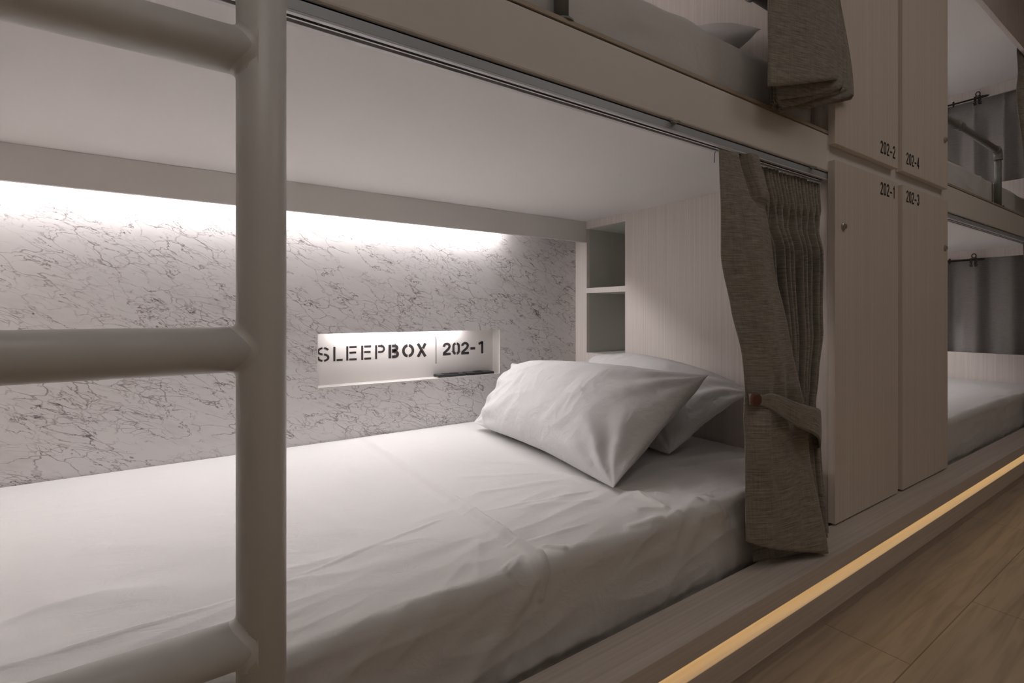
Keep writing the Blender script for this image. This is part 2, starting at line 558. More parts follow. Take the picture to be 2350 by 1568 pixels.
# ------------------------------------------------------------------ cove lights
def cove(x0, x1, zc, m, label):
    t = thing('cove_light', label, 'light', ((x0 + x1) / 2, 1.76, zc - .05), 'strip lights behind the white boards')
    obj('led_strip', bx(x0, x1, 1.780, 1.794, zc - .060, zc - .054), m, t)
    obj('channel', bx(x0, x1, 1.776, 1.798, zc - .0535, zc - .046), M['alu_light'], t)
cove(X0 + .03, 1.13, ZC, M['led'], 'white strip light hidden behind the board above the near marble wall')
cove(X0 + .03, 1.13, ZU, M['led_up'], 'white strip light hidden above the upper near mattress')
cove(XL + .3, XR - .35, ZC, M['led_up'], 'white strip light hidden in the lower far bunk')
cove(XL + .3, XR - .35, ZU, M['led_up'], 'white strip light hidden in the upper far bunk')
nl = thing('niche_light', 'short white strip light under the top of the sign niche', 'light', (.72, 1.82, NZ1))
obj('led_strip', bx(.47, .98, 1.814, 1.824, NZ1 + .010, NZ1 + .014), M['led_niche'], nl)
obj('channel', bx(.46, .99, 1.810, 1.828, NZ1 + .0145, NZ1 + .0195), M['alu_light'], nl)

# corridor ceiling lamps (behind and above the camera)
for i, x in enumerate((.1, 2.3)):
    t = thing('ceiling_light', ('flat warm ceiling light over the ladder', 'flat warm ceiling light over the lockers')[i], 'light', (x, -.55, ZR), 'corridor ceiling lights')
    obj('diffuser', bx(x - .55, x + .55, -.85, -.25, ZR - .035, ZR - .03), M['lamp'], t)
    obj('frame', boxes([(x - .57, x + .57, -.87, -.85, ZR - .036, ZR - .0005), (x - .57, x + .57, -.25, -.23, ZR - .036, ZR - .0005),
                        (x - .57, x - .55, -.85, -.25, ZR - .036, ZR - .0005), (x + .55, x + .57, -.85, -.25, ZR - .036, ZR - .0005)]), M['white'], t)

# ------------------------------------------------------------------ sign in the niche
sg = thing('niche_sign', 'dark stencilled lettering and bunk number on the back of the lit niche', 'sign', (.76, NY, .6))
B, CH = .6245, .0525      # baseline, cap height
y = NY
def letters(name, items, wt):
    bm = bmesh.new()
    for (c, xa, xb) in items:
        w = xb - xa
        hx, hz = wt / 2 / w, wt / 2 / CH
        l, r, b, t = hx, 1 - hx, hz, 1 - hz
        S = []
        if c == 'S':
            g = 10
            rx, ry = (r - l) / 2, (t - b) / 4
            S = [arc(.5, t - ry, rx, ry, 20, 90 - g), arc(.5, t - ry, rx, ry, 90 + g, 262),
                 arc(.5, b + ry, rx, ry, 82, -90 + g), arc(.5, b + ry, rx, ry, -90 - g, -200)]
        elif c == 'L':
            S = [[(l, 0), (l, 1)], [(l + hx * 2.1, b), (1, b)]]
        elif c == 'E':
            S = [[(l, 0), (l, 1)]] + [[(l + hx * 2.1, q), (1 if q != .54 else .95, q)] for q in (b, .54, t)]
        elif c == 'P':
            S = [[(l, 0), (l, 1)], [(l + hx * 2.1, t), (.62, t)] + arc(.62, .72, r - .62, t - .72, 90, -90) + [(l + hx * 2.1, .72 - (t - .72))]]
        elif c == 'B':
            k = l + hx * 1.6
            S = [[(l, 0), (l, 1)], [(k, t), (.6, t)] + arc(.6, .74, r - .66, t - .74, 90, -90) + [(k, .74 - (t - .74))],
                 [(k, .48), (.6, .48)] + arc(.6, .48 - (.48 - b) / 2, r - .6, (.48 - b) / 2, 90, -90) + [(k, b)]]
        elif c == 'O':
            g = 9
            S = [arc(.5, .5, .5 - hx, .5 - hz, 90 + g, 270 - g, 20), arc(.5, .5, .5 - hx, .5 - hz, 90 - g, -90 + g, 20)]
        elif c == 'X':
            S = [[(hx * 1.3, 1), (1 - hx * 1.3, 0)], [(hx * 1.3, 0), (.46, .46)], [(.62, .62), (1 - hx * 1.3, 1)]]
        elif c == '2':
            rx, ry = (r - l) / 2, .2
            S = [arc(.5, t - ry, rx, ry, 185, -25) + [(.72, .50), (.10, .16)], [(0, hz), (1, hz)]]
        elif c == '0':
            ry = .2
            g = 12
            S = [arc(.5, t - ry, r - .5, ry, 90 - g, 0, 8) + [(r, b + ry)] + arc(.5, b + ry, r - .5, ry, 0, -90 + g, 8),
                 arc(.5, t - ry, r - .5, ry, 90 + g, 180, 8) + [(l, b + ry)] + arc(.5, b + ry, r - .5, ry, 180, 270 - g, 8)]
        elif c == '-':
            S = [[(0, .45), (1, .45)]]
        elif c == '1':
            S = [[(1 - hx, 0), (1 - hx, 1)], [(0, .80), (1 - hx, .93)]]
        elif c == '|':
            S = [[(.5, -.60), (.5, 1.50)]]
        for s in S:
            stroke(bm, s, wt, (xa, y, B), w, CH, .0008)
    return obj(name, bm, M['ink_sign'], sg)
letters('lettering', [('S', .420, .462), ('L', .476, .509), ('E', .522, .560), ('E', .577, .614), ('P', .630, .668)], .0072)
letters('lettering', [('B', .682, .724), ('O', .737, .787), ('X', .796, .842)], .0108)
letters('divider_line', [('|', .880, .884)], .0026)
letters('bunk_number', [('2', .913, .948), ('0', .956, .991), ('2', .998, 1.034), ('-', 1.042, 1.065), ('1', 1.082, 1.105)], .0102)

# socket plates lying on the niche shelf
zsh = NZ0 + .0045
for i, (xa, xb) in enumerate(((.868, .992), (.999, 1.128))):
    t = thing('socket_plate', ('black wall plate with rocker outline at the divider line end of the niche shelf', 'black wall plate with small dark square in the right corner of the niche shelf')[i],
              'socket', ((xa + xb) / 2, 1.83, zsh), 'black plates on the niche shelf')
    obj('base', bx(xa, xb, 1.804, 1.852, zsh, zsh + .007, bev=.001), M['plate'], t)
    obj('cover', bx(xa + .001, xb - .001, 1.805, 1.851, zsh + .0075, zsh + .0105, bev=.0008), M['plate2'], t)
    if i == 0:
        obj('rocker', boxes([(xa + .03, xa + .062, 1.814, 1.842, zsh + .011, zsh + .013), (xa + .066, xa + .095, 1.814, 1.842, zsh + .011, zsh + .013)], bev=.0006), M['plate'], t)
    else:
        obj('socket', bx(xa + .045, xa + .082, 1.813, 1.843, zsh + .011, zsh + .0125, bev=.0005), M['dark'], t)

# ------------------------------------------------------------------ lockers
lk = thing('locker_cabinet', 'pale wood locker cabinet of four numbered doors between the two bunks', 'locker', (2.05, .69, ZP))
obj('carcass', boxes([(XP + TH + .001, XL - .019, .688, .706, ZP + .0005, ZR - .003), (XP + TH + .001, XL - .019, .707, 1.40, ZP + .0005, ZP + .02),
                      (XP + TH + .001, XL - .019, .707, 1.40, 1.25, 1.27)]), M['white'], lk)
DY0, DY1 = .668, .6875
doors = [('202-1', 1.572, 2.028, ZP + .006, 1.240, 1.886, 1.182, 1.62, 1.052, 'lower left locker door'),
         ('202-2', 1.572, 2.028, 1.287, ZR - .01, 1.886, 1.316, 1.62, 1.473, 'upper left locker door'),
         ('202-3', 2.068, 2.524, ZP + .006, 1.240, 2.102, 1.184, 2.487, 1.052, 'lower right locker door'),
         ('202-4', 2.068, 2.524, 1.287, ZR - .01, 2.102, 1.316, 2.487, 1.473, 'upper right locker door')]
for (s, xa, xb, za, zb, nx, nz, lx, lz, lab) in doors:
    d = obj('door', bx(xa, xb, DY0, DY1, za, zb, bev=.0008, seg=1), M['wood_door'], lk)
    number(s, nx, DY0 - .0001, nz, .041, .0190, .0247, .0052, d)
    bm = bmesh.new()
    tube(bm, [(lx, DY0 - .0002, lz), (lx, DY0 - .003, lz), (lx, DY0 - .0045, lz)], [.0115, .0115, .0095], 28)
    tube(bm, [(lx, DY0 - .0045, lz), (lx, DY0 - .009, lz)], [.0075, .007], 24)
    L = obj('lock', bm, M['chrome'], d)
    L['label'] = 'round nickel cam lock'

# ------------------------------------------------------------------ curtain rails under the beams
def rail(xa, xb, ztop, y0, label, clips):
    t = thing('curtain_rail', label, 'curtain rail', ((xa + xb) / 2, y0, ztop), 'aluminium curtain rails')
    obj('track', boxes([(xa, xb, y0, y0 + .0035, ztop - .018, ztop), (xa, xb, y0, y0 + .034, ztop - .0035, ztop)], bev=.0006), M['alu'], t)
    obj('lip', boxes([(xa, xb, y0 - .0005, y0 + .007, ztop - .0215, ztop - .0182), (xa, xb, y0 + .021, y0 + .029, ztop - .0235, ztop - .0185)], bev=.0006), M['alu_light'], t)
    obj('groove', bx(xa, xb, y0 + .007, y0 + .0208, ztop - .017, ztop - .004), M['dark'], t)
    for cx_ in clips:
        bm = bmesh.new()
        # bent spring clip: a loop of strip hooking over the rail's front
        pts = [(cx_ - .011, y0 - .001, ztop - .001), (cx_ - .011, y0 - .010, ztop - .001), (cx_ - .007, y0 - .014, ztop - .002),
               (cx_ + .007, y0 - .014, ztop - .002), (cx_ + .011, y0 - .010, ztop - .001), (cx_ + .011, y0 - .001, ztop - .001)]
        tube(bm, pts, .0012, 8)
        box(bm, cx_ - .0085, cx_ + .0085, y0 - .012, y0 - .001, ztop - .0045, ztop - .0015, bev=.0006)
        obj('clip', bm, M['brass'], t, True)
    return t
ZRL = 1.2075
rail(X0, XP - .001, ZRL, .689, 'long aluminium curtain rail under the near bunk beam', (-.1, .878, 1.474))
rail(XL, XR - .001, ZRL, .689, 'aluminium curtain rail under the far bunk beam, right of the lockers', (3.1, 3.75))
rail(X0, XP - .001, 2.2895, .690, 'aluminium curtain rail under the top header over the near bunk', (.4,))
rail(XL, XR - .001, 2.2895, .690, 'aluminium curtain rail under the top header over the far bunk', (3.85,))

# ------------------------------------------------------------------ guard rails
def guard(px, wallx, label, sgn):
    """post on the beam edging at px, elbow, pipe running to the panel at wallx"""
    t = thing('guard_rail', label, 'guard rail', (px, .702, 1.327), 'steel pipe guard rails')
    yq = .706
    zt = 1.608
    r = .0138
    obj('post', tb([(px, yq, 1.331), (px, yq, zt - .030)], r, 28), M['steel'], t, True)
    bm = bmesh.new()
    tube(bm, [(px, yq, 1.3268), (px, yq, 1.3300), (px, yq, 1.3305)], [.024, .024, .016], 28)
    for a in range(3):
        q = a * 2 * PI / 3 + .5
        tube(bm, [(px + .0195 * math.cos(q), yq + .0195 * math.sin(q), 1.330), (px + .0195 * math.cos(q), yq + .0195 * math.sin(q), 1.3322)], .003, 10)
    obj('flange', bm, M['steel'], t)
    bm = bmesh.new()
    pts = [(px, yq, zt - .045), (px, yq, zt - .022)] + [(px + sgn * .022 * (1 - math.cos(a)), yq, zt - .022 + .022 * math.sin(a)) for a in [PI / 2 * i / 6 for i in range(1, 7)]] + [(px + sgn * .042, yq, zt)]
    tube(bm, pts, .0172, 24)
    tube(bm, [(px, yq, zt - .046), (px, yq, zt - .036)], .0192, 24)
    tube(bm, [(px + sgn * .034, yq, zt), (px + sgn * .044, yq, zt)], .0192, 24)
    obj('elbow', bm, M['steel'], t, True)
    obj('top_pipe', tb([(px + sgn * .03, yq, zt), (wallx, yq, zt)], r, 28), M['steel'], t, True)
    cxp = px + sgn * .60
    bm = bmesh.new()
    tube(bm, [(cxp - .028, yq, zt), (cxp - .020, yq, zt), (cxp - .019, yq, zt), (cxp + .019, yq, zt), (cxp + .020, yq, zt), (cxp + .028, yq, zt)],
         [.0195, .0195, .0172, .0172, .0195, .0195], 24)
    obj('coupling', bm, M['steel'], t, True)
    bm = bmesh.new()
    tube(bm, [(wallx - sgn * .0005, yq, zt), (wallx - sgn * .006, yq, zt)], .0178, 24)
    obj('wall_flange', bm, M['steel'], t)
guard(.586, XP - .0012, 'steel pipe guard rail on the near upper bunk above the ladder opening', 1)
guard(3.405, XL + .0012, 'steel pipe guard rail with elbow on the far upper bunk', -1)

# ------------------------------------------------------------------ ladder
ld = thing('bunk_ladder', 'thick grey painted tube ladder standing in front of the near bunk', 'ladder', (-.13, .558, 0))
LX, LY, LR = .0728, .558, .0229
LX2 = -.345
for x in (LX, LX2):
    obj('rail', tb([(x, LY, .002), (x, LY, 1.60)], LR, 40), M['ladder'], ld, True)
    obj('bracket', tb([(x, LY + .02, 1.262), (x, YF - .001, 1.262)], [.012, .012], 20), M['ladder'], ld, True)
for i, z in enumerate((.183, .474, .764, 1.057, 1.347)):
    r_ = .0222
    bm = bmesh.new()
    tube(bm, [(LX2 + .002, LY, z), (LX - .002, LY, z)], r_, 48)
    f_ = .006                                   # weld fillet where the rung meets each rail
    for px_, sg_ in ((LX, -1), (LX2, 1)):
        rings = []
        for k in range(48):
            q = 2 * PI * k / 48
            cy, cz = math.cos(q), math.sin(q)
            y1 = max(-.999 * LR, min(.999 * LR, r_ * cy))
            y2 = max(-.97 * LR, min(.97 * LR, (r_ + f_) * cy))
            x1 = px_ + sg_ * math.sqrt(LR * LR - y1 * y1)
            x2 = px_ + sg_ * math.sqrt(LR * LR - y2 * y2)
            p0 = Vector((x1 + sg_ * f_, LY + r_ * cy, z + r_ * cz))
            p1 = Vector((x1, LY + r_ * cy, z + r_ * cz))
            p2 = Vector((x2, LY + y2, z + (r_ + f_ * .9) * cz))
            rings.append([bm.verts.new(p0 * (1 - t_) ** 2 + p1 * 2 * t_ * (1 - t_) + p2 * t_ ** 2) for t_ in (0, .25, .5, .75, 1)])
        for k in range(48):
            a_, b_ = rings[k], rings[(k + 1) % 48]
            for e in range(4):
                bm.faces.new((a_[e], a_[e + 1], b_[e + 1], b_[e]))
    obj('rung', bm, M['ladder'], ld, True)

# ------------------------------------------------------------------ mattresses
def seg_d(px, pz, a, b):
    ax, az = a; bx_, bz = b
    dx, dz = bx_ - ax, bz - az
    L2 = dx * dx + dz * dz
    t = max(0, min(1, ((px - ax) * dx + (pz - az) * dz) / L2))
    qx, qz = ax + dx * t, az + dz * t
    s = ((px - qx) * dz - (pz - qz) * dx)
    return math.hypot(px - qx, pz - qz), t, (1 if s > 0 else -1)

def mattress(name, label, xa, xb, zt, zb, yb, yf, feats, nx, seed, group):
    """mattress under a fitted sheet: back, top, rounded front edge, front face, closed underneath; s = arc length from the wall"""
    R = .023
    prof = []
    L1 = yb - (yf + R)
    L2 = L1 + R * PI / 2
    L3 = L2 + (zt - R - zb)
    ss = []
    n1, n2, n3 = (240, 18, 60) if nx > 150 else (40, 8, 10)
    ss += [L1 * i / n1 for i in range(n1)]
    ss += [L1 + (L2 - L1) * i / n2 for i in range(n2)]
    ss += [L2 + (L3 - L2) * i / n3 for i in range(n3 + 1)]
    def base(s):
        if s < L1: return yb - s, zt, (0, 1)
        if s < L2:
            a = (s - L1) / R
            return yf + R - R * math.sin(a), zt - R + R * math.cos(a), (-math.sin(a), math.cos(a))
        return yf, zt - R - (s - L2), (-1, 0)
    P = []
    for i in range(nx + 1):
        x = lerp(xa, xb, i / nx)
        row = [Vector((x, yb, zb))]
        for k, s in enumerate(ss):
            yy, zz, n = base(s)
            h = 0.0
            if feats is not None:
                h += .004 * (noise.noise((x * 3.1 + seed, s * 2.6, seed)))
                # soft wrinkles running roughly along the bed, stronger near the front edge
                q = noise.noise((x * 5 - s * 3 + seed, s * 17 + x * 3, 3.3 + seed))
                h += .0026 * (1 - abs(q) * 2) * (.35 + .9 * sst(.55, 1.0, s))
                q = noise.noise((x * 13 + s * 4, s * 9 - x * 4, 9.1 + seed))
                h += .0016 * q
                q = abs(noise.noise((x * 9 + s * 11, s * 4, 5.5 + seed)))
                h += .0022 * max(0, .25 - q) / .25 * sst(.95, 1.1, s) * sst(1.2, 1.1, s)
                for (a, b_, w, hh, kind) in feats:
                    if min(a[0], b_[0]) - 5 * w > x or max(a[0], b_[0]) + 5 * w < x: continue
                    d, t, sd = seg_d(x, s, a, b_)
                    if d > 5 * w: continue
                    fade = sst(0, .15, t) * sst(1, .85, t)
                    if kind == 'r':      # ridge
                        h += hh * math.exp(-(d / w) ** 2) * fade
                    elif kind == 'e':    # folded edge: steep on one side
                        ww = w if sd > 0 else w * 3.2
                        h += hh * math.exp(-(d / ww) ** 2) * sst(0, .04, t) * sst(1, .93, t)
                    elif kind == 'w':    # wiggly ridge
                        d2 = d + .012 * noise.noise((x * 12, s * 12, seed))
                        h += hh * math.exp(-(d2 / w) ** 2) * fade
                # hem gathers at the bottom of the front face
                g = noise.noise((x * 22, 0, seed)) + .6 * noise.noise((x * 48, 1, seed))
                h += .006 * g * sst(L3 - .07, L3, s)
                h -= .010 * sst(L3 - .035, L3, s)
            else:
                h += .003 * noise.noise((x * 3 + seed, s * 3, seed))
            e = sst(xa, xa + .03, x) * sst(xb, xb - .03, x)
            drop = .020 * (1 - e) ** 2
            h = h * min(1, s / .03) - drop
            row.append(Vector((x, min(yy + n[0] * h, yb), zz + n[1] * h)))
        row.append(Vector((x, yb, zb)))
        P.append(row)
    o = grid_mesh(name, P, M['sheet'])
    bm = bmesh.new(); bm.from_mesh(o.data)
    bmesh.ops.remove_doubles(bm, verts=bm.verts, dist=1e-6)
    be = [e for e in bm.edges if e.is_boundary]
    bmesh.ops.holes_fill(bm, edges=be, sides=0)
    bmesh.ops.recalc_face_normals(bm, faces=bm.faces)
    bm.to_mesh(o.data); bm.free()
    tag(o, label, 'mattress', group)
    return o

YB, YM = YW - .004, .708
sy = lambda yv: YB - yv       # bed-top depth -> arc coordinate
F = [((.556, .02), (.556, 1.118), .0055, .0125, 'e'),
     ((-.46, sy(.86)), (.25, sy(.905)), .0030, .0024, 'r'), ((.15, sy(.905)), (.50, sy(.985)), .0030, .0026, 'r'),
     ((.50, sy(.975)), (.90, sy(.925)), .0030, .0028, 'r'),
     ((-.40, sy(.80)), (.10, sy(.815)), .0040, .0012, 'r'), ((.50, sy(.80)), (.74, sy(.78)), .004, .0018, 'r'),
     ((.17, sy(1.55)), (.33, sy(.95)), .02, .0016, 'r'), ((.62, sy(1.55)), (.80, sy(1.30)), .016, .003, 'w'),
     ((.64, sy(1.40)), (.90, sy(1.18)), .013, .003, 'w'), ((.62, sy(1.22)), (.86, sy(1.10)), .010, .002, 'w'),
     ((.60, sy(1.08)), (.92, sy(1.02)), .010, .0025, 'w'), ((.66, sy(.95)), (.86, sy(.86)), .012, .0022, 'w'),
     ((.88, sy(1.10)), (.95, sy(.80)), .013, .006, 'w'), ((.95, sy(.86)), (.935, sy(.735)), .008, .007, 'w'),
     ((.86, sy(.79)), (.935, sy(.745)), .009, .006, 'w'), ((.78, sy(.735)), (.90, sy(.728)), .008, .005, 'w'),
     ((.99, sy(.84)), (1.05, sy(.73)), .007, .006, 'w'), ((1.02, sy(.80)), (1.10, sy(.735)), .006, .0045, 'w'),
     ((1.06, sy(.75)), (1.10, 1.13), .006, .004, 'w'), ((.95, 1.06), (.90, 1.14), .010, .003, 'r'),
     ((.560, sy(.74)), (.535, 1.145), .0045, .006, 'r'), ((.535, sy(.75)), (.47, sy(.72)), .006, .005, 'w'),
     ((.58, sy(.76)), (.62, sy(.725)), .005, .005, 'w'), ((.54, 1.09), (.36, 1.25), .018, .006, 'r'), ((.535, 1.10), (.47, 1.25), .012, -.004, 'r'),
     ((.50, sy(.86)), (.42, sy(.725)), .012, .004, 'w'), ((.45, sy(.80)), (.33, sy(.715)), .010, .003, 'w'),
     ((1.08, 1.10), (1.22, 1.22), .014, .004, 'r'), ((1.0, 1.1), (.86, 1.25), .02, .004, 'r'),
     ((1.20, 1.12), (1.32, 1.23), .012, .005, 'r'), ((1.26, 1.17), (1.30, 1.25), .006, .006, 'r'),
     ((1.15, sy(1.0)), (1.52, sy(.93)), .02, .004, 'r'), ((1.12, sy(.93)), (1.5, sy(.86)), .014, .0025, 'r'), ((1.08, sy(.87)), (1.4, sy(.80)), .014, .002, 'r'),
     ((-.2, sy(1.05)), (.05, sy(.97)), .03, .004, 'w'), ((-.15, sy(1.25)), (.02, sy(1.15)), .03, .003, 'w'), ((.02, sy(1.4)), (.25, sy(1.2)), .02, .002, 'w')]
mattress('mattress', 'wide white-sheeted mattress of the near lower bunk with a raised sheet fold across it', X0 + .004, XP - .004, ZB, ZP - .038, YB, YM, F, 720, 1.7, 'white-sheeted mattresses')
mattress('mattress', 'white-sheeted mattress on the upper near bunk above the curtain rail', X0 + .004, XP - .004, 1.486, 1.3275 - .001, YB, .731, [], 90, 4.2, 'white-sheeted mattresses')
FF = [((3.2, sy(1.25)), (3.9, sy(1.2)), .006, .002, 'r'), ((3.3, sy(1.15)), (3.36, sy(.8)), .006, .003, 'r'), ((3.5, sy(.76)), (3.8, sy(.75)), .012, .004, 'w'),
      ((3.62, 1.09), (3.55, 1.24), .012, .006, 'r')]
mattress('mattress', 'white-sheeted mattress of the far lower bunk right of the lockers', XL + .004, XR - .004, ZB, ZP - .038, YB, YM, FF, 180, 8.4, 'white-sheeted mattresses')
mattress('mattress', 'white-sheeted mattress on the far upper bunk behind the pipe rail', XL + .004, XR - .004, 1.468, 1.3275 - .001, YB, .731, [((3.33, 1.06), (3.34, 1.22), .012, .006, 'r')], 160, 6.1, 'white-sheeted mattresses')

# ------------------------------------------------------------------ pillows
def pillow(label, A, Bc, Cc, Dc, T, seed, group, sag=0.0, floor_z=None, wr=1.0, N=150, flap=False):
    """A,B,C,D corners of the mid sheet (A-D bottom edge, B-C top edge); T full thickness"""
    A, Bc, Cc, Dc = map(Vector, (A, Bc, Cc, Dc))
    def mid(a, b):
        u, v = (a + 1) / 2, (b + 1) / 2
        # corners pinched outward: edges bow inwards
        return A.lerp(Dc, u).lerp(Bc.lerp(Cc, u), v)
    nrm = ((Dc - A).cross(Bc - A)).normalized()
    lenU = ((Dc - A).length + (Cc - Bc).length) / 2
    lenV = ((Bc - A).length + (Cc - Dc).length) / 2
    def prof(a, b):
        fa = max(0, 1 - abs(a) ** 2.6) ** .62
        fb = max(0, 1 - abs(b) ** 2.6) ** .62
        return fa * fb
    me_v, me_f = [], []
    idx = {}
    for side in (1, -1):
        for i in range(N + 1):
            for j in range(N + 1):
                a0, b0 = -1 + 2 * i / N, -1 + 2 * j / N
                # denser sampling near the rim
                a = math.sin(a0 * PI / 2) * .55 + a0 * .45
                b = math.sin(b0 * PI / 2) * .55 + b0 * .45
                rim = i in (0, N) or j in (0, N)
                if rim and side == -1:
                    idx[(side, i, j)] = idx[(1, i, j)]
                    continue
                ax = a * (1 - .045 * (1 - b * b) ** 2 )
                bx_ = b * (1 - .075 * (1 - a * a) ** 2 )
                p = mid(ax, bx_)
                t = prof(a, b)
                x, z = a * lenU / 2, b * lenV / 2
                h = T / 2 * t
                w = 0.0
                # radial tension folds from each corner
                for (sa, sb) in ((-1, -1), (-1, 1), (1, 1), (1, -1)):
                    dx, dz = (a - sa) * lenU / 2, (b - sb) * lenV / 2
                    r = math.hypot(dx, dz)
                    ang = math.atan2(dz * sb, dx * sa)
                    w += .0050 * math.exp(-((r - .10) / .10) ** 2) * math.sin(ang * 11 + seed * (sa + 2 * sb) + 2 * noise.noise((r * 9, sa + seed, sb)))
                q = noise.noise((x * 5 + z * 6 + seed, z * 14 - x * 9, seed))
                w += .0040 * max(0, .35 - abs(q)) / .35 * (.4 + noise.noise((x * 4, z * 4, seed + 3)))
                q = noise.noise((x * 16 - z * 5, z * 7 + x * 3 + seed, seed * 2))
                w += .0030 * q
                w += .010 * noise.noise((x * 4 + seed, z * 4, 2.2))
                q = noise.noise((x * 30 + z * 12 + seed, z * 11 - x * 14, seed * 3))
                w += .0022 * max(0, .3 - abs(q)) / .3 * sst(-.2, .25, noise.noise((x * 6, z * 6, seed + 8)))
                if flap:
                    e_ = a + .80 + .05 * b
                    w += .0050 * math.exp(-(e_ / .022) ** 2) - .010 * sst(.0, -.10, e_)
                    w += .004 * math.sin(b * 9 + 3 * noise.noise((b * 3, a * 3, seed))) * sst(-.45, -.75, a)
                h += w * wr * min(1, t * 2.2)
                wob = Vector((0, 0, 0))
                if t < .3:
                    k = (1 - t / .3)
                    wob = nrm * .008 * noise.noise((a * 4 + seed, b * 4, 1.1)) * k
                q = p + nrm * (h * side) + wob
                q.z -= sag * (1 - a * a) * (b + 1) / 2
                if floor_z is not None: q.z = max(q.z, floor_z + .004 * t)
                me_v.append(q)
                idx[(side, i, j)] = len(me_v) - 1
    for side in (1, -1):
        for i in range(N):
            for j in range(N):
                f_ = [idx[(side, i, j)], idx[(side, i + 1, j)], idx[(side, i + 1, j + 1)], idx[(side, i, j + 1)]]
                me_f.append(f_ if side == 1 else f_[::-1])
    me = bpy.data.meshes.new('pillow')
    me.from_pydata([tuple(v) for v in me_v], [], me_f)
    me.materials.append(M['pillow'])
    for p in me.polygons: p.use_smooth = True
    o = bpy.data.objects.new('pillow', me)
    COL.objects.link(o)
    tag(o, label, 'pillow', group)
    return o
PG = 'white pillows'
pillow('plump white pillow leaning in front of the other on the near lower bed',
       (.952, 1.665, .378), (1.135, 1.655, .588), (1.365, .935, .606), (.905, .888, .364), .235, 2.3, PG, sag=-.012, floor_z=ZB + .004, wr=1.35, flap=True)
pillow('white pillow at the back, against the wood head panel of the near lower bed',
       (1.235, 1.67, .375), (1.525, 1.63, .597), (1.540, .900, .548), (1.275, 1.012, .362), .15, 5.9, PG, sag=-.058, floor_z=ZB + .004, wr=1.2)
pillow('white pillow peeking over the upper near mattress edge beside the hanging curtain',
       (1.22, 1.40, 1.515), (1.52, 1.40, 1.84), (1.50, .845, 1.675), (1.20, .84, 1.515), .15, 9.2, PG, sag=-.02, floor_z=1.490, N=60)

# ------------------------------------------------------------------ curtains
def arclen_uv(P):
    uv = []
    for row in P:
        s = 0; r = []
        for j, p in enumerate(row):
            if j: s += (p - row[j - 1]).length
            r.append(s)
        uv.append(r)
    ref = uv[0] if False else [sum(c) / len(c) for c in zip(*uv)]
    return [[(ref[j], P[i][j].z) for j in range(len(P[0]))] for i in range(len(P))]

# --- near lower curtain, tied back
lc = thing('curtain', 'grey-brown linen curtain tied back at the head of the near lower bunk', 'curtain', (1.3, .68, .2), 'grey-brown linen curtains')
T_xl = [(0, 1.052), (.12, 1.052), (.27, 1.054), (.41, 1.085), (.53, 1.116), (.62, 1.128), (.70, 1.110), (1, 1.112)]
T_xe = [(0, 1.185), (.10, 1.215), (.25, 1.236), (.42, 1.276), (.60, 1.300), (.74, 1.325), (1, 1.368)]
T_xr = [(0, 1.572), (.10, 1.566), (.26, 1.545), (.45, 1.505), (.56, 1.472), (.66, 1.452), (.80, 1.440), (1, 1.432)]
T_yl = [(0, .694), (.3, .684), (.6, .668), (.7, .664), (1, .668)]
T_ye = [(0, .690), (.25, .664), (.6, .636), (.74, .628), (1, .604)]
T_yc = [(0, .694), (.1, .700), (.3, .692), (.62, .668), (.8, .655), (1, .640)]
NP = 11
rows = 120
P = []
